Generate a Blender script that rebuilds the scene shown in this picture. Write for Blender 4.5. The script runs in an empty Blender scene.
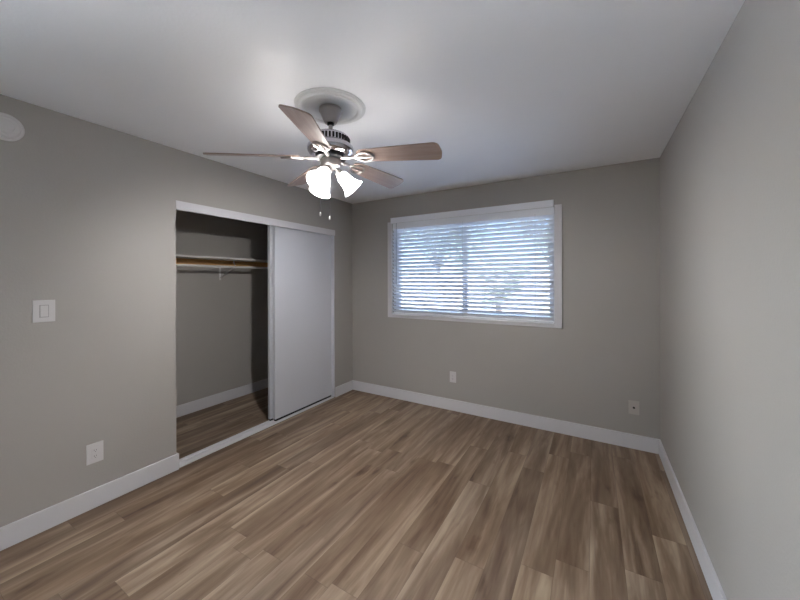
import bpy, bmesh, math, random
from mathutils import Vector, Matrix
C = bpy.context.scene
COL = C.collection
PI = math.pi
random.seed(7)

# ------------------------------------------------------------------ camera
W, D, H = 3.209, 3.423, 2.44          # room: x 0..W, back wall at y = D, ceiling at H
WT = .12
YF = -1.25                            # wall behind the camera
F_PX, SHIFT_PX, YAW, ROLL = 329.6, -20.32, 0.53156, -0.0026
cam_d = bpy.data.cameras.new('camera'); cam = bpy.data.objects.new('camera', cam_d); COL.objects.link(cam)
cam_d.sensor_width = 36; cam_d.lens = F_PX/800*36; cam_d.shift_y = SHIFT_PX/800; cam_d.clip_start = 0.02
fw = Vector((-math.sin(YAW), math.cos(YAW), 0)); rt = Vector((math.cos(YAW), math.sin(YAW), 0)); up = Vector((0, 0, 1))
r2 = rt*math.cos(ROLL)+up*math.sin(ROLL); u2 = -rt*math.sin(ROLL)+up*math.cos(ROLL)
cam.matrix_world = Matrix(((r2.x, u2.x, -fw.x, 2.739), (r2.y, u2.y, -fw.y, 0), (r2.z, u2.z, -fw.z, 1.44), (0, 0, 0, 1)))
C.camera = cam

# ------------------------------------------------------------------ world, sun, exposure
wd = bpy.data.worlds.new('World'); C.world = wd; wd.use_nodes = True
nt = wd.node_tree; nt.nodes.clear()
wo = nt.nodes.new('ShaderNodeOutputWorld'); bg = nt.nodes.new('ShaderNodeBackground')
sk = nt.nodes.new('ShaderNodeTexSky'); sk.sky_type = 'NISHITA'; sk.sun_disc = False
sk.sun_elevation = math.radians(52); sk.sun_rotation = math.radians(200); sk.air_density = 1.0; sk.dust_density = 1.5
bg.inputs['Strength'].default_value = 1.15
nt.links.new(sk.outputs[0], bg.inputs[0]); nt.links.new(bg.outputs[0], wo.inputs[0])
sun_d = bpy.data.lights.new('sun', 'SUN'); sun = bpy.data.objects.new('sun', sun_d); COL.objects.link(sun)
sun_d.energy = 22.0; sun_d.angle = 0.01; sun_d.color = (1, 0.97, 0.93)
sun.rotation_euler = (math.radians(40), 0, math.radians(20)); sun.location = (0, -6, 9)
po_d = bpy.data.lights.new('window_portal', 'AREA'); po = bpy.data.objects.new('window_portal', po_d); COL.objects.link(po)
po_d.shape = 'RECTANGLE'; po_d.size = 1.8; po_d.size_y = 1.1; po_d.cycles.is_portal = True
po.location = (1.52, D+0.16, 1.575); po.rotation_euler = (math.radians(-90), 0, 0)
p2_d = bpy.data.lights.new('fill_door_portal', 'AREA'); p2 = bpy.data.objects.new('fill_door_portal', p2_d); COL.objects.link(p2)  # portal for the added, unseen fill door
p2_d.shape = 'RECTANGLE'; p2_d.size = 2.1; p2_d.size_y = 1.3; p2_d.cycles.is_portal = True
p2.location = (-WT-.01, -.55, 1.05); p2.rotation_euler = (0, math.radians(-90), 0)
LAMP_W = 26.0          # each of the three bulbs
SHADE_E = 3.6
C.view_settings.view_transform = 'Standard'; C.view_settings.look = 'None'
C.view_settings.gamma = 1.0; C.view_settings.use_curve_mapping = False
C.view_settings.exposure = 1.30

# ------------------------------------------------------------------ materials
def lin(r, g, b):
    f = lambda c: (c/255/12.92 if c/255 <= .04045 else ((c/255+.055)/1.055)**2.4)
    return (f(r), f(g), f(b), 1)
def mat(name, col, rough=.5, metal=0., bump=0., bscale=200., var=0., vscale=3., spec=.5):
    m = bpy.data.materials.new(name); m.use_nodes = True; n = m.node_tree; b = n.nodes['Principled BSDF']
    b.inputs['Roughness'].default_value = rough; b.inputs['Metallic'].default_value = metal
    b.inputs['Specular IOR Level'].default_value = spec
    tc = n.nodes.new('ShaderNodeTexCoord')
    nz = n.nodes.new('ShaderNodeTexNoise'); nz.inputs['Scale'].default_value = vscale; nz.inputs['Detail'].default_value = 4
    n.links.new(tc.outputs['Object'], nz.inputs['Vector'])
    mx = n.nodes.new('ShaderNodeMix'); mx.data_type = 'RGBA'
    mx.inputs['A'].default_value = [c*(1-var) for c in col[:3]]+[1]; mx.inputs['B'].default_value = [min(1, c*(1+var)) for c in col[:3]]+[1]
    n.links.new(nz.outputs['Fac'], mx.inputs['Factor']); n.links.new(mx.outputs['Result'], b.inputs['Base Color'])
    if bump:
        n2 = n.nodes.new('ShaderNodeTexNoise'); n2.inputs['Scale'].default_value = bscale; n2.inputs['Detail'].default_value = 3
        n.links.new(tc.outputs['Object'], n2.inputs['Vector'])
        bp = n.nodes.new('ShaderNodeBump'); bp.inputs['Strength'].default_value = bump; bp.inputs['Distance'].default_value = .002
        n.links.new(n2.outputs['Fac'], bp.inputs['Height']); n.links.new(bp.outputs['Normal'], b.inputs['Normal'])
    return m

M_wall = mat('wall_paint', lin(165, 161, 156), .55, bump=.35, bscale=90, var=.015)
M_ceil = mat('ceiling_paint', lin(242, 242, 244), .7, bump=.35, bscale=80, var=.01)
M_trim = mat('white_trim_paint', lin(208, 207, 210), .35, var=.01)
M_door = mat('door_paint', lin(200, 201, 208), .38, var=.012, bump=.1, bscale=150)
M_plast = mat('white_plastic', lin(205, 203, 203), .35, var=.01)
M_plastg = mat('painted_plate', lin(184, 180, 174), .45, var=.01)
M_gap = mat('switch_gap_shade', lin(160, 158, 158), .5)
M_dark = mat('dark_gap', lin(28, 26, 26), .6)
M_slat = mat('blind_slat', lin(232, 234, 240), .35, var=.01)
M_vinyl = mat('window_vinyl', lin(220, 222, 228), .35, var=.01)
M_cord = mat('blind_cord', lin(170, 172, 182), .8)  # grey also holds the backlit shade of the tilt wand
M_nickel = mat('brushed_nickel', lin(176, 170, 168), .42, metal=1., var=.05, vscale=40)
M_chrome = mat('polished_nickel', lin(196, 194, 200), .12, metal=1.)
M_black = mat('black_metal', lin(25, 24, 26), .4, metal=.6)
M_med = mat('medallion_plaster', lin(220, 220, 220), .6, var=.01)
M_shelf = mat('shelf_white', lin(214, 213, 210), .45, var=.02)
M_conc = mat('pale_gravel', lin(222, 222, 222), .9, var=.15, vscale=12, bump=.5, bscale=30)
M_bark = mat('tree_bark', lin(104, 84, 68), .9, var=.3, vscale=20, bump=.6, bscale=40)
M_leaf = mat('leaf_green', lin(112, 134, 84), .6, var=.35, vscale=4)
M_leaf2 = mat('leaf_olive', lin(136, 140, 104), .6, var=.3, vscale=5)
M_roof = mat('eave_paint', lin(225, 222, 214), .7)

def wood(name, c1, c2, scale, rough=.4, axis='X'):
    m = bpy.data.materials.new(name); m.use_nodes = True; n = m.node_tree; b = n.nodes['Principled BSDF']
    tc = n.nodes.new('ShaderNodeTexCoord'); mp = n.nodes.new('ShaderNodeMapping')
    mp.inputs['Scale'].default_value = scale
    n.links.new(tc.outputs['Object'], mp.inputs['Vector'])
    nz = n.nodes.new('ShaderNodeTexNoise'); nz.inputs['Scale'].default_value = 1; nz.inputs['Detail'].default_value = 6
    nz.inputs['Distortion'].default_value = .6
    n.links.new(mp.outputs[0], nz.inputs['Vector'])
    cr = n.nodes.new('ShaderNodeValToRGB'); cr.color_ramp.elements[0].position = .3; cr.color_ramp.elements[1].position = .7
    cr.color_ramp.elements[0].color = c1; cr.color_ramp.elements[1].color = c2
    n.links.new(nz.outputs['Fac'], cr.inputs['Fac']); n.links.new(cr.outputs[0], b.inputs['Base Color'])
    b.inputs['Roughness'].default_value = rough
    return m
M_blade = wood('blade_wood', lin(138, 118, 110), lin(160, 142, 135), (4, 50, 10), .35)
M_cleat = wood('cleat_pine', lin(188, 140, 84), lin(214, 170, 110), (60, 3, 60), .45)

def floor_mat():
    m = bpy.data.materials.new('wood_plank_floor'); m.use_nodes = True; n = m.node_tree; L = n.links; b = n.nodes['Principled BSDF']
    def math_(op, a, c=None, d=None):
        q = n.nodes.new('ShaderNodeMath'); q.operation = op
        for i, v in enumerate((a, c, d)):
            if v is None: continue
            if isinstance(v, (int, float)): q.inputs[i].default_value = v
            else: L.new(v, q.inputs[i])
        return q.outputs[0]
    def wn(vx, vy=None):
        c = n.nodes.new('ShaderNodeCombineXYZ'); L.new(vx, c.inputs[0])
        if vy is not None: L.new(vy, c.inputs[1])
        w = n.nodes.new('ShaderNodeTexWhiteNoise'); w.noise_dimensions = '3D'; L.new(c.outputs[0], w.inputs['Vector'])
        return w.outputs['Value'], w.outputs['Color']
    tc = n.nodes.new('ShaderNodeTexCoord'); sp = n.nodes.new('ShaderNodeSeparateXYZ'); L.new(tc.outputs['Object'], sp.inputs[0])
    PW, PL = .1505, 1.22
    u = math_('DIVIDE', math_('ADD', sp.outputs[0], 6*PW-(2.567-17*PW)), PW)
    i = math_('FLOOR', u); fu = math_('FRACT', u)
    rv, _ = wn(i)
    v = math_('ADD', math_('DIVIDE', math_('ADD', sp.outputs[1], 5.0), PL), math_('MULTIPLY', rv, 7.3))
    j = math_('FLOOR', v); fv = math_('FRACT', v)
    pv, pc = wn(i, j)
    # long grain, different on each plank
    cb = n.nodes.new('ShaderNodeCombineXYZ')
    L.new(math_('ADD', math_('MULTIPLY', sp.outputs[0], 1.0), math_('MULTIPLY', pv, 37.)), cb.inputs[0])
    L.new(math_('ADD', math_('MULTIPLY', sp.outputs[1], .095), math_('MULTIPLY', pv, 11.)), cb.inputs[1])
    def noise(scale, det, dist=0., rough=.55):
        q = n.nodes.new('ShaderNodeTexNoise'); q.inputs['Scale'].default_value = scale; q.inputs['Detail'].default_value = det
        q.inputs['Distortion'].default_value = dist; q.inputs['Roughness'].default_value = rough
        L.new(cb.outputs[0], q.inputs['Vector']); return q.outputs['Fac']
    broad = noise(11, 3, .7); fine = noise(90, 4, .3); mid = noise(34, 4, .6)
    # knots and mottled smears
    cb2 = n.nodes.new('ShaderNodeCombineXYZ')
    L.new(math_('ADD', sp.outputs[0], math_('MULTIPLY', pv, 19.)), cb2.inputs[0]); L.new(math_('MULTIPLY', sp.outputs[1], .35), cb2.inputs[1])
    kn = n.nodes.new('ShaderNodeTexNoise'); kn.inputs['Scale'].default_value = 9; kn.inputs['Detail'].default_value = 3
    L.new(cb2.outputs[0], kn.inputs['Vector'])
    knot = math_('MULTIPLY', math_('SMOOTH_MAX', math_('SUBTRACT', kn.outputs['Fac'], .63), 0., .02), 1.6)
    t = math_('ADD', math_('MULTIPLY', broad, 1.0), math_('MULTIPLY', mid, .25))
    t = math_('ADD', t, math_('MULTIPLY', fine, .12))
    t = math_('ADD', t, math_('MULTIPLY', math_('SUBTRACT', pv, .5), .13))
    t = math_('SUBTRACT', t, knot)
    pv2, _ = wn(math_('ADD', i, 51.3), j)
    edge = math_('MULTIPLY', math_('SMOOTH_MAX', math_('SUBTRACT', math_('ABSOLUTE', math_('SUBTRACT', fu, pv2)), .62), 0., .03), .55)
    t = math_('ADD', t, edge)
    t = math_('SUBTRACT', t, .09)
    cr = n.nodes.new('ShaderNodeValToRGB'); e = cr.color_ramp.elements
    e[0].position = .28; e[0].color = lin(84, 63, 45)
    e[1].position = .92; e[1].color = lin(176, 157, 132)
    for pos, c in ((.45, lin(108, 85, 65)), (.6, lin(126, 105, 85)), (.74, lin(148, 128, 107))):
        q = e.new(pos); q.color = c
    L.new(t, cr.inputs['Fac'])
    # grey / brown tint per plank
    hs = n.nodes.new('ShaderNodeHueSaturation'); L.new(cr.outputs[0], hs.inputs['Color'])
    L.new(math_('ADD', .85, math_('MULTIPLY', rv, .15)), hs.inputs['Saturation'])
    # seams
    eu = math_('MINIMUM', fu, math_('SUBTRACT', 1., fu)); ev = math_('MINIMUM', fv, math_('SUBTRACT', 1., fv))
    su = math_('LESS_THAN', math_('MULTIPLY', eu, PW), .0011); sv = math_('LESS_THAN', math_('MULTIPLY', ev, PL), .0013)
    seam = math_('MAXIMUM', su, sv)
    mx = n.nodes.new('ShaderNodeMix'); mx.data_type = 'RGBA'; L.new(math_('MULTIPLY', seam, .4), mx.inputs['Factor'])
    L.new(hs.outputs[0], mx.inputs['A']); mx.inputs['B'].default_value = lin(62, 47, 38)
    L.new(mx.outputs['Result'], b.inputs['Base Color'])
    b.inputs['Roughness'].default_value = .5; b.inputs['Specular IOR Level'].default_value = .35
    bp = n.nodes.new('ShaderNodeBump'); bp.inputs['Strength'].default_value = .25; bp.inputs['Distance'].default_value = .001
    L.new(math_('SUBTRACT', fine, math_('MULTIPLY', seam, 1.5)), bp.inputs['Height']); L.new(bp.outputs['Normal'], b.inputs['Normal'])
    return m
M_floor = floor_mat()

def glass_mat(name, tint):
    m = bpy.data.materials.new(name); m.use_nodes = True; n = m.node_tree; n.nodes.clear()
    o = n.nodes.new('ShaderNodeOutputMaterial'); t = n.nodes.new('ShaderNodeBsdfTransparent'); g = n.nodes.new('ShaderNodeBsdfGlossy')
    t.inputs[0].default_value = tint; g.inputs['Roughness'].default_value = .02
    fr = n.nodes.new('ShaderNodeFresnel'); fr.inputs['IOR'].default_value = 1.45; mx = n.nodes.new('ShaderNodeMixShader')
    n.links.new(fr.outputs[0], mx.inputs[0]); n.links.new(t.outputs[0], mx.inputs[1]); n.links.new(g.outputs[0], mx.inputs[2]); n.links.new(mx.outputs[0], o.inputs[0])
    return m
M_glass = glass_mat('window_glass', (.93, .96, .96, 1)); M_tint = glass_mat('tinted_glass', (.52, .57, .63, 1))
def shade_mat():
    m = bpy.data.materials.new('frosted_glass_lit'); m.use_nodes = True; n = m.node_tree; n.nodes.clear()
    o = n.nodes.new('ShaderNodeOutputMaterial'); t = n.nodes.new('ShaderNodeBsdfTranslucent'); g = n.nodes.new('ShaderNodeBsdfDiffuse')
    t.inputs[0].default_value = (.96, .95, .93, 1); g.inputs[0].default_value = (.9, .9, .9, 1)
    mx = n.nodes.new('ShaderNodeMixShader'); mx.inputs[0].default_value = .4
    e = n.nodes.new('ShaderNodeEmission'); e.inputs[0].default_value = (1, .98, .97, 1); e.inputs[1].default_value = SHADE_E
    ad = n.nodes.new('ShaderNodeAddShader')
    n.links.new(t.outputs[0], mx.inputs[1]); n.links.new(g.outputs[0], mx.inputs[2]); n.links.new(mx.outputs[0], ad.inputs[0])
    n.links.new(e.outputs[0], ad.inputs[1]); n.links.new(ad.outputs[0], o.inputs[0])
    return m
M_shade = shade_mat()
def bulb_mat():
    m = bpy.data.materials.new('bulb_glow'); m.use_nodes = True; n = m.node_tree; n.nodes.clear()
    o = n.nodes.new('ShaderNodeOutputMaterial'); e = n.nodes.new('ShaderNodeEmission')
    e.inputs[0].default_value = (1, .975, .96, 1); e.inputs[1].default_value = LAMP_W/(PI*4*PI*.026**2)
    n.links.new(e.outputs[0], o.inputs[0]); return m
M_bulb = bulb_mat()

# ------------------------------------------------------------------ mesh helpers
def box(bm, x0, y0, z0, x1, y1, z1, bev=0.):
    r = bmesh.ops.create_cube(bm, size=1, matrix=Matrix.Translation(((x0+x1)/2, (y0+y1)/2, (z0+z1)/2)) @ Matrix.Diagonal((x1-x0, y1-y0, z1-z0, 1)))
    if bev:
        es = list({e for v in r['verts'] for e in v.link_edges})
        bmesh.ops.bevel(bm, geom=es, offset=bev, segments=2, affect='EDGES', profile=.7)
def lathe(bm, prof, seg=48, mtx=None, closed=False):
    mtx = mtx or Matrix.Identity(4); rings = []
    for r, z in prof:
        if r < 1e-6: rings.append([bm.verts.new(mtx @ Vector((0, 0, z)))])
        else: rings.append([bm.verts.new(mtx @ Vector((r*math.cos(2*PI*k/seg), r*math.sin(2*PI*k/seg), z))) for k in range(seg)])
    if closed: rings.append(rings[0])
    for a, b in zip(rings, rings[1:]):
        for k in range(seg):
            l = (k+1) % seg
            if len(a) == 1 and len(b) == 1: continue
            vs = [a[0], b[l], b[k]] if len(a) == 1 else ([a[k], a[l], b[0]] if len(b) == 1 else [a[k], a[l], b[l], b[k]])
            try: bm.faces.new(vs)
            except ValueError: pass
def tube(bm, pts, r, seg=10):
    pts = [Vector(p) for p in pts]; rings = []; n0 = None
    for i, p in enumerate(pts):
        t = (pts[min(i+1, len(pts)-1)]-pts[max(i-1, 0)]).normalized()
        if n0 is None: n0 = t.orthogonal().normalized()
        n0 = (n0-t*n0.dot(t)).normalized(); b = t.cross(n0)
        rr = r[i] if isinstance(r, (list, tuple)) else r
        rings.append([bm.verts.new(p+(n0*math.cos(2*PI*k/seg)+b*math.sin(2*PI*k/seg))*rr) for k in range(seg)])
    for a, b in zip(rings, rings[1:]):
        for k in range(seg): bm.faces.new([a[k], a[(k+1) % seg], b[(k+1) % seg], b[k]])
    bm.faces.new(rings[0][::-1]); bm.faces.new(rings[-1])
def obj(name, bm, m, parent=None, smooth=False, loc=None):
    bmesh.ops.recalc_face_normals(bm, faces=bm.faces)
    me = bpy.data.meshes.new(name); bm.to_mesh(me); bm.free(); me.materials.append(m)
    if smooth:
        me.polygons.foreach_set('use_smooth', [True]*len(me.polygons))
        try: me.set_sharp_from_angle(angle=math.radians(40))
        except Exception: pass
    o = bpy.data.objects.new(name, me); COL.objects.link(o)
    if loc: o.location = loc
    if parent: o.parent = parent
    return o
def boxobj(name, m, dims, parent=None, bev=0.):
    bm = bmesh.new(); box(bm, *dims, bev=bev); return obj(name, bm, m, parent)
def tag(o, label, cat, group=None):
    o['label'] = label; o['category'] = cat
    if group: o['group'] = group
    return o
def thing(name, label, cat, loc=(0, 0, 0), group=None):
    o = bpy.data.objects.new(name, None); COL.objects.link(o); o.location = loc; o.empty_display_size = .05
    return tag(o, label, cat, group)
def struct(o): o['kind'] = 'structure'; return o
def multi(name, m, boxes, parent=None, bev=0.):
    bm = bmesh.new()
    for b in boxes: box(bm, *b, bev=bev)
    return obj(name, bm, m, parent)

# ------------------------------------------------------------------ room shell
CX = -1.04                 # closet back wall
OY0, OY1, OZ = 1.297, 3.072, 2.046   # closet opening
CY0 = 0.75                 # closet left end wall
WX0, WX1, WZ0, WZ1 = .62, 2.42, 1.02, 2.125     # window opening
struct(boxobj('floor', M_floor, (CX-.12, YF-.12, -.1, W+.12, D+.16, 0)))
struct(boxobj('ceiling', M_ceil, (CX-.12, YF-.12, H, W+.12, D+.16, H+.12)))
PY0, PY1, PZ = -1.2, .1, 2.1        # glazed door added unseen behind the camera to let in fill daylight
struct(multi('wall_left', M_wall, [(-WT, YF, 0, 0, PY0, H), (-WT, PY0, PZ, 0, PY1, H), (-WT, PY1, 0, 0, OY0, H), (-WT, OY1, 0, 0, D, H), (-WT, OY0, OZ, 0, OY1, H)]))
struct(multi('wall_back', M_wall, [(CX-.12, D, 0, WX0, D+.16, H), (WX1, D, 0, W+.12, D+.16, H), (WX0, D, 0, WX1, D+.16, WZ0), (WX0, D, WZ1, WX1, D+.16, H)]))
struct(boxobj('wall_right', M_wall, (W, YF, 0, W+.12, D, H)))
struct(boxobj('wall_front', M_wall, (-WT, YF-.12, 0, W+.12, YF, H)))
w2 = struct(multi('added_fill_door', M_trim, [(-.1, PY0, 0, -.03, PY0+.05, PZ), (-.1, PY1-.05, 0, -.03, PY1, PZ), (-.1, PY0+.05, PZ-.05, -.03, PY1-.05, PZ),
    (-.1, PY0+.05, 0, -.03, PY1-.05, .04)]))
struct(boxobj('wall_closet_back', M_wall, (CX-.12, CY0-.1, 0, CX, D, H)))
struct(boxobj('wall_closet_side', M_wall, (CX, CY0-.1, 0, -WT, CY0, H)))
BT, BH = .013, .121
def base(name, dims):
    return struct(boxobj(name, M_trim, dims, bev=.003))
struct(multi('baseboard_left', M_trim, [(0, PY1+.02, 0, BT, OY0+BT, BH), (-.045, OY0, 0, 0, OY0+BT, BH)], bev=.003))
base('baseboard_left_corner', (0, OY1+.012, 0, BT, D-BT, BH))
base('baseboard_back', (0, D-BT, 0, W, D, BH))
base('baseboard_right', (W-BT, YF+BT, 0, W, D-BT, BH))
base('baseboard_front', (0, YF, 0, W, YF+BT, BH))
base('baseboard_closet', (CX, CY0, 0, CX+BT, D, BH))

# closet trim, track, sliding doors
struct(boxobj('trim_1', M_trim, (-.022, OY0, OZ-.066, .004, OY1+.012, OZ+.002), bev=.002))         # fascia across the head
struct(boxobj('trim_2', M_door, (-WT, OY1-.012, .012, .003, OY1, OZ-.066), bev=.0015))     # right jamb lining
tr = struct(multi('trim_3', M_trim, [(-.125, OY0+BT, 0, -.004, OY1-.012, .008), (-.03, OY0+BT, .008, -.024, OY1-.012, .011),
                                     (-.082, OY0+BT, .008, -.078, OY1-.012, .016)]))              # floor track
struct(multi('trim_4', M_trim, [(-.115, OY0, OZ-.012, -.022, OY1, OZ), (-.078, OY0, OZ-.04, -.074, OY1, OZ-.012)]))  # head track
def slider(name, x0, x1, y0, y1, label):
    o = struct(boxobj(name, M_door, (x0, y0, .03, x1, y1, OZ-.045), bev=.003)); o['label'] = label
    boxobj('shadow_gap_strip', M_dark, (x0+.006, y0+.01, .009, x1-.003, y1-.004, .03), o)  # dark strip stands in for the shadow under the door
    return o
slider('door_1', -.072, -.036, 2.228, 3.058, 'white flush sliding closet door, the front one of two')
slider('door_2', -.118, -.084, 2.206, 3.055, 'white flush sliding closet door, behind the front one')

w2g = boxobj('glass_pane', M_glass, (-.068, PY0+.04, .03, -.062, PY1-.04, PZ-.04), w2)  # pane of the added fill door
# ------------------------------------------------------------------ window
struct(multi('trim_5', M_trim, [(.56, D-.016, .982, WX0, D, 2.14), (WX1, D-.016, .982, 2.484, D, 2.14)], bev=.002))
struct(multi('trim_6', M_trim, [(WX0, D-.016, .982, WX1, D, WZ0-.012), (WX0, D-.026, WZ0-.012, WX1, D+.1, WZ0)], bev=.002))
win = struct(thing('window_1', 'white two-pane sliding window behind the blind', 'window', (1.52, D+.12, WZ0)))
del win['category']
def rel(dims, o):
    l = o.location; return (dims[0]-l.x, dims[1]-l.y, dims[2]-l.z, dims[3]-l.x, dims[4]-l.y, dims[5]-l.z)
y0, y1 = D+.085, D+.15
fr = multi('window_frame', M_vinyl, [rel(b, win) for b in [(WX0, y0, WZ0, WX0+.045, y1, WZ1), (WX1-.055, y0, WZ0, WX1, y1, WZ1),
    (WX0+.045, y0, WZ0, WX1-.055, y1, WZ0+.05), (WX0+.045, y0, WZ1-.05, WX1-.055, y1, WZ1)]], win, bev=.003)
boxobj('mullion', M_vinyl, rel((1.478, y0+.005, WZ0+.05, 1.532, y1-.005, WZ1-.05), win), win, bev=.003)
boxobj('glass_pane', M_tint, rel((WX0+.04, D+.112, WZ0+.045, 1.485, D+.116, WZ1-.045), win), win)
boxobj('glass_pane', M_tint, rel((1.525, D+.122, WZ0+.045, WX1-.05, D+.126, WZ1-.045), win), win)

# ------------------------------------------------------------------ blind
bl = thing('window_blind', 'white two inch horizontal slat blind covering the window', 'blind', (1.52, D+.03, WZ0))
BX0, BX1 = .624, 2.416
yc = D+.010
boxobj('headrail', M_slat, rel((BX0, D+.001, 2.055, BX1, D+.05, WZ1), bl), bl, bev=.002)
multi('valance', M_slat, [rel(b, bl) for b in [(.612, D-.03, 2.123, 2.415, D-.018, 2.188), (.612, D-.018, 2.123, .622, D, 2.188), (2.405, D-.018, 2.123, 2.415, D, 2.188),
      (.622, D-.018, 2.126, 2.405, D, 2.132)]], bl, bev=.002)
PITCH, NS, TILT = .0445, 23, math.radians(-44)
def slat_bm():
    bm = bmesh.new(); n = 6; w = .05; t = .0026
    for side in (0, 1):
        pass
    prof = [(-w/2+w*k/n, .0022*(1-(2*k/n-1)**2)) for k in range(n+1)]
    loop = [(a, b+t/2) for a, b in prof]+[(a, b-t/2) for a, b in prof[::-1]]
    c, s = math.cos(TILT), math.sin(TILT)
    A = [bm.verts.new((BX0-1.52+.004, a*c-b*s, a*s+b*c)) for a, b in loop]; B = [bm.verts.new((BX1-1.52-.004, a*c-b*s, a*s+b*c)) for a, b in loop]
    m = len(loop)
    for k in range(m): bm.faces.new([A[k], A[(k+1) % m], B[(k+1) % m], B[k]])
    bm.faces.new(A[::-1]); bm.faces.new(B)
    return bm
sl = obj('slat', slat_bm(), M_slat, bl, smooth=True)
ZTOP = 2.036
for k in range(NS):
    o = sl if k == 0 else sl.copy()
    if k: COL.objects.link(o); o.parent = bl
    o.location = (0, yc-bl.location.y, ZTOP-k*PITCH-WZ0)
zb = ZTOP-NS*PITCH
boxobj('bottom_rail', M_slat, rel((BX0+.003, yc-.024, WZ0+.002, BX1-.003, yc+.024, WZ0+.02), bl), bl, bev=.004)
for x in (.80, 1.52, 2.25):
    bm = bmesh.new()
    for dy in (-.024, .024):
        tube(bm, [(x-1.52, yc+dy-bl.location.y, .02), (x-1.52, yc+dy-bl.location.y, 2.07-WZ0)], .0011, 6)
    obj('ladder_cord', bm, M_cord, bl)
bm = bmesh.new(); tube(bm, [(.69-1.52, D-.024-bl.location.y, 2.126-WZ0), (.69-1.52, D-.024-bl.location.y, 1.38-WZ0)], .004, 8)
obj('tilt_wand', bm, M_cord, bl, smooth=True)

# ------------------------------------------------------------------ closet fittings
SX, RX, RZ = -.76, -.765, 1.588
sh = thing('closet_shelf', 'white painted shelf across the top of the open closet', 'shelf', (CX, 2.1, 1.66))
boxobj('shelf_board', M_shelf, rel((CX, CY0, 1.672, SX, D, 1.691), sh), sh, bev=.002)
tag_cleat = boxobj('cleat', M_cleat, rel((CX, CY0, 1.598, CX+.019, D, 1.672), sh), sh, bev=.002)
tag_cleat['label'] = 'brown wooden cleat under the shelf'
bm = bmesh.new(); tube(bm, [(0, CY0, 0), (0, D, 0)], .0135, 20)
tag(obj('closet_rod', bm, M_shelf, smooth=True, loc=(RX, 0, RZ)), 'thin pale hanging rod just below the white closet shelf', 'rod')
br = thing('rod_bracket', 'small white metal bracket with a hook holding the closet rod', 'bracket', (CX, 2.262, 1.5))
boxobj('wall_plate', M_plast, (0, -.011, -.06, .004, .011, .085), br, bev=.001)
rx = RX-CX; rz = RZ-1.5
bm = bmesh.new()
tube(bm, [(.004, 0, -.03), (.10, 0, .005), (.19, 0, .045), (rx-.03, 0, rz-.012), (rx-.01, 0, rz-.018), (rx+.012, 0, rz-.017), (rx+.02, 0, rz), (rx+.016, 0, rz+.02), (rx-.004, 0, rz+.045), (rx-.006, 0, rz+.082)], .0045, 8)
obj('brace', bm, M_plast, br, smooth=True)
# ------------------------------------------------------------------ wall plates and detector
def plate(o, w, h, m, parent_axis, bev=.002):
    """plate mesh against the wall: axis 'x' = on left wall facing +x, 'y' = on back wall facing -y"""
    return boxobj('plate', m, (0, -w/2, -h/2, .007, w/2, h/2), o, bev=.003)
s = thing('light_switch', 'white single rocker light switch on the left wall at hand height', 'light switch', (0, .598, 1.264))
boxobj('plate', M_plast, (0, -.046, -.063, .007, .046, .063), s, bev=.0025)
boxobj('rocker_gap_shade', M_gap, (.007, -.019, -.036, .009, .019, .036), s, bev=.0006)  # grey stands for the shade in the gap round the rocker
bm = bmesh.new(); box(bm, .008, -.0155, -.032, .0125, .0155, .032, bev=.001)
for v in bm.verts:
    if v.co.x > .011: v.co.x += -.003*max(0, v.co.z/.032)
obj('rocker', bm, M_plast, s)
def outlet(name, label, loc, rot, w, h, m, kind):
    o = thing(name, label, 'outlet' if kind != 'coax' else 'wall plate', loc); o.rotation_euler = (0, 0, rot)
    boxobj('plate', m, (0, -w/2, -h/2, .006, w/2, h/2), o, bev=.0025)
    if kind == 'duplex':
        boxobj('receptacle', m, (.006, -.0165, -.034, .0085, .0165, .034), o, bev=.0008)
        for dz in (-.018, .018):
            multi('slots', M_dark, [(.0084, -.0065, dz-.004, .0088, -.0045, dz+.005), (.0084, .0045, dz-.003, .0088, .0065, dz+.004), (.0084, -.002, dz-.011, .0088, .002, dz-.008)], o)
    else:
        bm = bmesh.new(); lathe(bm, [(0, .006), (.0085, .006), (.0085, .010), (.0055, .010), (.0055, .014), (0, .014)], 16, Matrix.Rotation(PI/2, 4, 'Y'))
        obj('jack', bm, M_dark, o, smooth=True)
        for dz in (-.042, .042):
            bm = bmesh.new(); lathe(bm, [(0, .006), (.0032, .006), (.0028, .0075), (0, .0078)], 12, Matrix.Translation((0, 0, dz)) @ Matrix.Rotation(PI/2, 4, 'Y'))
            obj('screw', bm, m, o, smooth=True)
    return o
outlet('power_outlet', 'white power outlet low on the left wall below the light switch', (0, .822, .345), 0, .083, .125, M_plast, 'duplex')
outlet('power_outlet', 'small white power outlet on the back wall under the window', (1.40, D, .368), -PI/2, .072, .118, M_plast, 'duplex')
outlet('cable_plate', 'wall coloured cable jack plate on the back wall near the right corner', (3.03, D, .348), -PI/2, .075, .115, M_plastg, 'coax')
sd = thing('smoke_detector', 'round white smoke detector high on the left wall', 'smoke detector', (0, .452, 2.268))
RY = Matrix.Rotation(PI/2, 4, 'Y')
bm = bmesh.new(); lathe(bm, [(0, 0), (.072, 0), (.072, .012), (.069, .016), (.062, .018), (0, .018)], 48, RY); obj('base', bm, M_plast, sd, smooth=True)
bm = bmesh.new(); lathe(bm, [(0, .018), (.058, .018), (.058, .024), (.054, .034), (.045, .038), (.043, .0365), (.032, .0365), (.030, .039), (0, .041)], 48, RY)
obj('cover', bm, M_plast, sd, smooth=True)
bm = bmesh.new(); lathe(bm, [(0, .0405), (.009, .0405), (.009, .043), (0, .0435)], 20, Matrix.Translation((0, .0, -.018)) @ RY); obj('test_button', bm, M_plast, sd, smooth=True)

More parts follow.
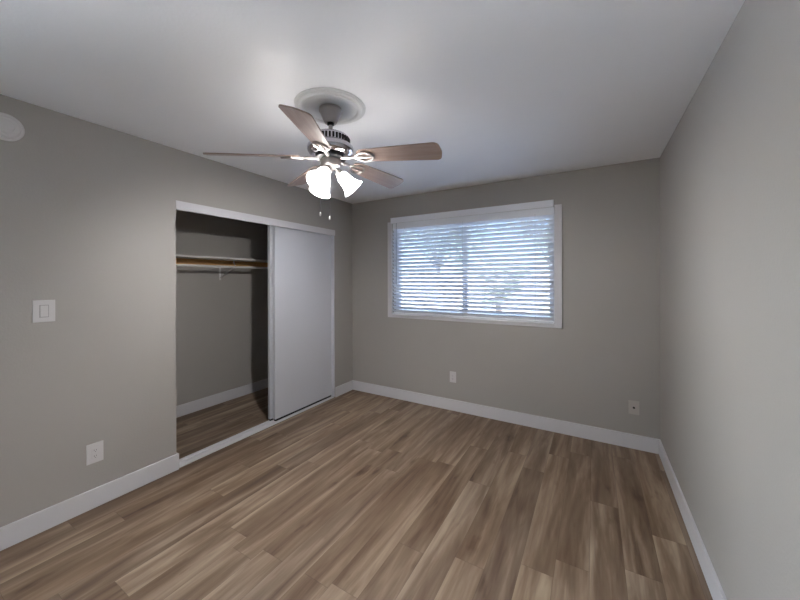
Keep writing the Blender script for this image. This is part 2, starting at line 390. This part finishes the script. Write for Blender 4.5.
# ------------------------------------------------------------------ ceiling medallion and fan
FX, FY = 1.425, 1.445
md = bmesh.new()
lathe(md, [(0, -.010), (.152, -.010), (.154, -.016), (.158, -.020), (.166, -.022), (.174, -.020), (.176, -.014), (.180, -.0115), (.190, -.0115), (.193, -.007), (.201, -.005), (.202, 0), (0, 0)], 72)
tag(obj('ceiling_medallion', md, M_med, smooth=True, loc=(FX, FY, H)), 'round white moulded ceiling medallion above the fan', 'medallion')

ZB = 2.135
fan = thing('ceiling_fan', 'brushed nickel ceiling fan with five brown wood blades and lit glass shades', 'ceiling fan', (FX, FY, H-.010))
T = lambda z: z-fan.location.z
def lz(name, prof, m, parent=fan, seg=56, loc=None):
    bm = bmesh.new(); lathe(bm, [(r, T(z)) for r, z in prof], seg); return obj(name, bm, m, parent, smooth=True)
lz('canopy', [(0, 2.43), (.064, 2.43), (.066, 2.424), (.066, 2.414), (.060, 2.408), (.046, 2.375), (.038, 2.354), (.033, 2.348), (0, 2.348)], M_nickel)
lz('canopy_collar', [(0, 2.349), (.02, 2.349), (.02, 2.338), (.014, 2.334), (0, 2.334)], M_black)
lz('downrod', [(0, 2.336), (.0115, 2.336), (.0115, 2.285), (.022, 2.283), (.024, 2.272), (0, 2.272)], M_nickel)
hou = lz('motor_housing', [(0, 2.275), (.06, 2.276), (.098, 2.272), (.106, 2.265), (.108, 2.258), (.110, 2.224), (.120, 2.220), (.129, 2.210), (.133, 2.197), (.131, 2.183), (.122, 2.169), (.102, 2.159), (0, 2.159)], M_chrome)
bm = bmesh.new()
for k in range(36):
    a = 2*PI*k/36; m4 = Matrix.Rotation(a, 4, 'Z')
    v0 = len(bm.verts)
    r = bmesh.ops.create_cube(bm, size=1, matrix=m4 @ Matrix.Translation((.1095, 0, T(2.241))) @ Matrix.Diagonal((.006, .011, .028, 1)))
obj('vent_slots', bm, M_black, hou)
lz('hub_plate', [(0, 2.159), (.085, 2.159), (.088, 2.152), (.086, 2.140), (.06, 2.134), (0, 2.134)], M_black)
lz('light_kit_cup', [(0, 2.135), (.056, 2.135), (.058, 2.130), (.056, 2.105), (.052, 2.092), (.034, 2.080), (.014, 2.072), (.010, 2.060), (0, 2.056)], M_nickel)

# one blade with its iron, along +x, then four copies
PHASE, BR, PIT = math.radians(227.7), .658, math.radians(-16.5)
DROOP = [4.7, 4.7, 4.2, 1, 1]
FZ = 2.152
def blade_bm():
    bm = bmesh.new(); th = .006
    out = []
    xs0, xs1, w0, w1 = .175, BR, .050, .068
    out.append((xs0, -w0*.62)); out.append((xs0+.02, -w0*.9))
    n = 14; cr_ = .03
    for k in range(n+1):
        t = k/n; x = xs0+.05+(xs1-.01-cr_-xs0-.05)*t; out.append((x, -(w0+(w1-w0)*t**.8)))
    for k in range(1, 9):
        a = k/9*PI/2; out.append((xs1-.01-cr_+cr_*math.sin(a), -(w1-cr_+cr_*math.cos(a))))
    half = list(out)
    tip = [(xs1-.006, -.022), (xs1-.003, 0)]
    half += tip[:1]
    poly = half+[tip[1]]+[(x, -y) for x, y in half[::-1]]
    c, s = math.cos(PIT), math.sin(PIT)
    f = lambda x, y, z: (x, y*c-z*s, y*s+z*c)
    A = [bm.verts.new(f(x, y, -th/2)) for x, y in poly]; B = [bm.verts.new(f(x, y, th/2)) for x, y in poly]
    bm.faces.new(A[::-1]); bm.faces.new(B); m = len(poly)
    for k in range(m): bm.faces.new([A[k], A[(k+1) % m], B[(k+1) % m], B[k]])
    return bm
def iron_bm():
    bm = bmesh.new(); c, s = math.cos(PIT), math.sin(PIT)
    f = lambda x, y, z: (x, y*c-z*s, y*s+z*c-.006)
    tube(bm, [(.07, 0, -.006), (.10, 0, -.008), (.13, 0, -.007), (.155, 0, -.006)], [.011, .010, .009, .008], 10)
    # open loop of the scrolled iron, under the blade root
    lp = [(.155, 0), (.175, .020), (.205, .036), (.240, .036), (.262, .018), (.270, 0), (.262, -.018), (.240, -.036), (.205, -.036), (.175, -.020), (.155, 0)]
    tube(bm, [f(x, y, -.004) for x, y in lp], .0065, 8)
    tube(bm, [f(.155, 0, -.004), f(.21, 0, -.005), f(.268, 0, -.004)], .006, 8)
    return bm
def screw_bm(x, y):
    bm = bmesh.new(); c, s = math.cos(PIT), math.sin(PIT)
    lathe(bm, [(0, -.0085), (.006, -.0075), (.008, -.003), (0, -.003)], 12, Matrix.Translation((x, y*c, y*s-.006)))
    return bm
blades = []
for k in range(5):
    if k == 0:
        b0 = obj('blade', blade_bm(), M_blade, fan); i0 = obj('blade_iron', iron_bm(), M_nickel, fan, smooth=True)
        s0 = [obj('screw', screw_bm(x, y), M_nickel, i0, smooth=True) for x, y in ((.268, 0), (.222, .037), (.222, -.037))]
        b, i = b0, i0
    else:
        b, i = b0.copy(), i0.copy()
        for o in (b, i): COL.objects.link(o); o.parent = fan
        for q0 in s0:
            q = q0.copy(); COL.objects.link(q); q.parent = i
    for o in (b, i):
        o.location = (0, 0, T(FZ)); o.rotation_euler = (0, math.radians(DROOP[k]), PHASE+k*2*PI/5)

# light kit: three arms, sockets, bell shades, bulbs
AXT = math.radians(47)
for k, az in enumerate((42, 162, 282)):
    a = math.radians(az)
    dirv = Vector((math.cos(a)*math.cos(AXT), math.sin(a)*math.cos(AXT), -math.sin(AXT)))
    base = Vector((math.cos(a)*.046, math.sin(a)*.046, T(2.066)))
    q = Vector((0, 0, 1)).rotation_difference(dirv).to_matrix().to_4x4()
    mt = Matrix.Translation(base) @ q
    bm = bmesh.new(); tube(bm, [(math.cos(a)*.02, math.sin(a)*.02, T(2.092)), (math.cos(a)*.034, math.sin(a)*.034, T(2.082)), base], .010, 12)
    arm = obj('lamp_arm', bm, M_nickel, fan, smooth=True)
    bm = bmesh.new(); lathe(bm, [(0, -.006), (.019, -.006), (.023, 0), (.023, .022), (.020, .026), (0, .026)], 24, mt); obj('socket', bm, M_nickel, arm, smooth=True)
    bm = bmesh.new()
    outer = [(.024, .014), (.030, .022), (.036, .040), (.038, .060), (.041, .080), (.047, .098), (.056, .114), (.066, .126)]
    inner = [(r-.003, z+.0005) for r, z in outer[::-1]]
    lathe(bm, outer+inner, 40, mt, closed=True)
    obj('lamp_shade', bm, M_shade, fan, smooth=True)
    bm = bmesh.new(); lathe(bm, [(0, .026), (.012, .028), (.014, .040), (.022, .052), (.026, .066), (.024, .080), (.015, .090), (0, .094)], 20, mt)
    obj('bulb', bm, M_bulb, fan, smooth=True)
R = Vector((math.cos(YAW), math.sin(YAW), 0)); Fw = Vector((-math.sin(YAW), math.cos(YAW), 0))
for off, zlow in ((R*-.058-Fw*.010, 1.83), (R*.006-Fw*.054, 1.80)):
    bm = bmesh.new(); tube(bm, [(off.x, off.y, T(2.11)), (off.x, off.y, T(zlow))], .0013, 6)
    ch = obj('pull_chain', bm, M_chrome, fan, smooth=True)
    bm = bmesh.new(); lathe(bm, [(0, T(zlow)+.002), (.003, T(zlow)), (.005, T(zlow)-.012), (.004, T(zlow)-.02), (0, T(zlow)-.023)], 12, Matrix.Translation((off.x, off.y, 0)))
    obj('chain_pull', bm, M_plast, ch, smooth=True)

# ------------------------------------------------------------------ outdoors, seen between the slats
struct(boxobj('ground', M_conc, (-14, -22, -.35, 18, D+26, -.25)))
struct(boxobj('eave', M_roof, (CX-.12, D+.16, 2.42, W+.12, D+.75, 2.56)))
def block_mat():
    m = bpy.data.materials.new('block_wall'); m.use_nodes = True; n = m.node_tree; b = n.nodes['Principled BSDF']
    tc = n.nodes.new('ShaderNodeTexCoord'); mp = n.nodes.new('ShaderNodeMapping'); mp.inputs['Rotation'].default_value = (PI/2, 0, 0)
    bt = n.nodes.new('ShaderNodeTexBrick'); bt.inputs['Scale'].default_value = 1; bt.inputs['Brick Width'].default_value = .4; bt.inputs['Row Height'].default_value = .2
    bt.inputs['Mortar Size'].default_value = .008; bt.inputs['Color1'].default_value = lin(214, 202, 188); bt.inputs['Color2'].default_value = lin(204, 192, 178); bt.inputs['Mortar'].default_value = lin(180, 170, 158)
    n.links.new(tc.outputs['Object'], mp.inputs[0]); n.links.new(mp.outputs[0], bt.inputs['Vector']); n.links.new(bt.outputs['Color'], b.inputs['Base Color'])
    b.inputs['Roughness'].default_value = .9; return m
bw = thing('block_wall', 'pale block garden wall outside, seen between the blind slats', 'garden wall', (1, D+7, -.25))
M_block = block_mat()
boxobj('block_face', M_block, (-12, 0, 0, 14, .2, 1.75), bw)
boxobj('cap', M_conc, (-12, -.02, 1.75, 14, .22, 1.82), bw, bev=.01)
def tree(name, label, loc, h, cr, n, leafm, zc):
    t = thing(name, label, 'tree', loc); rnd = random.Random(name+label)
    bm = bmesh.new(); tips = []
    tube(bm, [(0, 0, 0), (.05, .02, h*.3), (0, .03, h*.55)], [.12, .1, .07], 8)
    for k in range(9):
        a = k*2.4; e = rnd.uniform(.35, .9)*cr
        p = Vector((math.cos(a)*e, math.sin(a)*e, zc+rnd.uniform(-.4, .6)*cr))
        tube(bm, [(0, .03, h*.5), (p.x*.45, p.y*.45, h*.5+(p.z-h*.5)*.6), p], [.05, .03, .012], 6); tips.append(p)
    obj('trunk', bm, M_bark, t, smooth=True)
    bm = bmesh.new()
    for k in range(n):
        c = rnd.choice(tips); d = Vector((rnd.gauss(0, 1), rnd.gauss(0, 1), rnd.gauss(0, .8)))*cr*.3
        p = c+d; s = rnd.uniform(.05, .11); m3 = Matrix.Rotation(rnd.uniform(0, 6.3), 3, 'Z') @ Matrix.Rotation(rnd.uniform(-1.2, 1.2), 3, 'X')
        bm.faces.new([bm.verts.new(p+m3 @ Vector(q)) for q in ((-s, 0, 0), (0, -s*.45, .01), (s, 0, 0), (0, s*.45, .01))])
    f = obj('foliage', bm, leafm, t); return t
tree('leafy_tree', 'leafy green tree outside the left window pane, behind the blind slats', (-2.6, D+8.6, -.25), 4.2, 1.7, 2600, M_leaf, 3.4)
tree('olive_tree', 'olive green tree outside the right window pane, behind the blind slats', (1.6, D+9.0, -.25), 3.6, 1.4, 1700, M_leaf2, 3.0)
tree('young_tree', 'thin young tree in front of the garden wall, behind the blind slats', (.75, D+4.6, -.25), 2.0, .6, 420, M_leaf2, 1.5)
